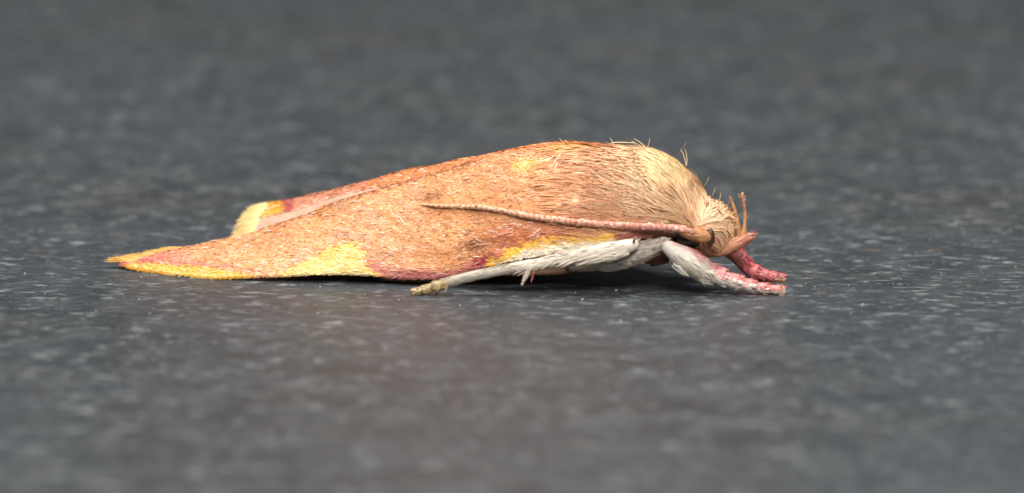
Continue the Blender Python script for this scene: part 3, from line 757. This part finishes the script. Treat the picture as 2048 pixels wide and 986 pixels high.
ts = tarsus([(893, 563, 0, 11, .9), (878, 571, .0, 10, .9), (860, 577, .01, 9, .9), (846, 581, .02, 8, .9), (832, 584, .02, 6.5, .9)], m1, lambda px, py: lin(190, 164, 120) * (0.45 + .8 * smooth_noise(px / 4, py / 3, 2)[:, None]), 3, 240)
sp, s3 = leg_segment('spur', [(1060, 530, -.16, 5, .8), (1056, 543, -.18, 5.5, .7), (1050, 556, -.20, 4.5, .7), (1045, 567, -.21, 1, .7)], m1, solid(lin(206, 190, 172)), 60, (.06, .12))
sp2, _ = leg_segment('spur', [(1068, 545, .10, 2.5, .8), (1065, 555, .08, 2.2, .7), (1062, 565, .06, .8, .7)], m1, solid(lin(190, 110, 100)), 0, nn=8)
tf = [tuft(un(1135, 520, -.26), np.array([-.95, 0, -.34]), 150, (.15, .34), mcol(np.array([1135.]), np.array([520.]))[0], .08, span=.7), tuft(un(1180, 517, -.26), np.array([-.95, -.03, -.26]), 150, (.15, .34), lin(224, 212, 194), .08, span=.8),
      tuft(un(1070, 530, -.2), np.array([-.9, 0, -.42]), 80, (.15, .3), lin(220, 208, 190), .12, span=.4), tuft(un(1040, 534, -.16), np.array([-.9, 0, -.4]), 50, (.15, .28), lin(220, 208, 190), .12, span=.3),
      tuft(un(838, 584, .0), np.array([-1, 0, -.1]), 40, (.04, .09), GOLD * .6, .5), tuft(un(895, 565, -.04), np.array([-.8, 0, -.5]), 60, (.08, .2), GOLD, .2)]
add_scales(m1, [s1, s2, s3] + ts + tf)
blob('knee_dark_hollow', 1268, 482, -.235, .03, .04, .05, M_DARK, m1)  # dark blob standing in for shade in the curled joint's opening
# legs on the hidden side and the hind pair, tucked under the wings
def far_path(path, push=0.0):
    out = []
    for x, y, Yv, r, f in path:
        q = mirror(un(x, y, Yv)) + LAT * push; a, b = pix(q); out.append((float(a), float(b), float(q[1]), r, f))
    return out
m2, s1 = leg_segment('midleg', far_path([(1140, 532, .75, 12, .8), (1190, 524, .5, 18, .8), (1262, 500, .2, 12, .8)]), moth, solid(lin(196, 176, 158)), 200)
t_, s2 = leg_segment('tibia', far_path([(1265, 500, .2, 8, .9), (1210, 510, .1, 20, .8), (1110, 528, .1, 16, .8), (990, 552, .15, 12, .8), (900, 572, .2, 9, .8)]), m2, mcol, 400)
add_scales(m2, [s1, s2])
for far in (False, True):
    fp = far_path if far else (lambda p: p)
    h1, s1 = leg_segment('hindleg', fp([(1150, 530, 1.2, 14, .8), (1120, 534, .9, 16, .8), (1050, 536, .75, 15, .8), (1000, 540, .7, 10, .8)]), moth, solid(lin(190, 150, 124)), 200)
    t_, s2 = leg_segment('tibia', fp([(1005, 540, .72, 9, .8), (940, 546, .95, 13, .8), (840, 556, 1.25, 11, .8), (760, 562, 1.4, 8, .8)]), h1, solid(lin(190, 168, 140)), 200)
    add_scales(h1, [s1, s2])

# ------------------------------------------------------------------ grit on the slate
parts = []
n = 260
xs = rng.uniform(-11, 11, n); ys = rng.uniform(-9, 12, n)
spots = [(989, 640), (636, 628), (612, 665), (1165, 600), (1232, 582), (1260, 575), (770, 700), (1630, 575), (1860, 480), (1725, 610), (1800, 500), (640, 575), (920, 612)]
for k, (a, b) in enumerate(spots):
    g = CAM; d = F + (a - 1024) / 100 / DIST * R + (493 - b) / 100 / DIST * U; tt = -g[2] / d[2]; q = g + tt * d; xs[k], ys[k] = q[0], q[1]
ico_v = norm(np.array([(0, 0, 1), (1, 0, 0), (0, 1, 0), (-1, 0, 0), (0, -1, 0), (0, 0, -1)], float)); ico_f = np.array([(0, 1, 2), (0, 2, 3), (0, 3, 4), (0, 4, 1), (5, 2, 1), (5, 3, 2), (5, 4, 3), (5, 1, 4)])
for k in range(n):
    r = rng.uniform(.010, .022) if k >= len(spots) else rng.uniform(.018, .030)
    c = lin(*[(176, 177, 174), (140, 142, 144), (176, 156, 116), (170, 110, 70)][rng.choice(4, p=[.42, .46, .12, 0])])
    parts.append((ico_v * r * rng.uniform(.7, 1.3, (6, 3)) + [xs[k], ys[k], r * .4], ico_f, np.tile(c, (6, 1))))
V, Fc, C = join(parts)
grit = mesh_obj('grit', V, Fc, M_LEG, None, C, False, True)
grit['label'] = 'tiny pale mineral grains scattered over the slate'; grit['category'] = 'grit'
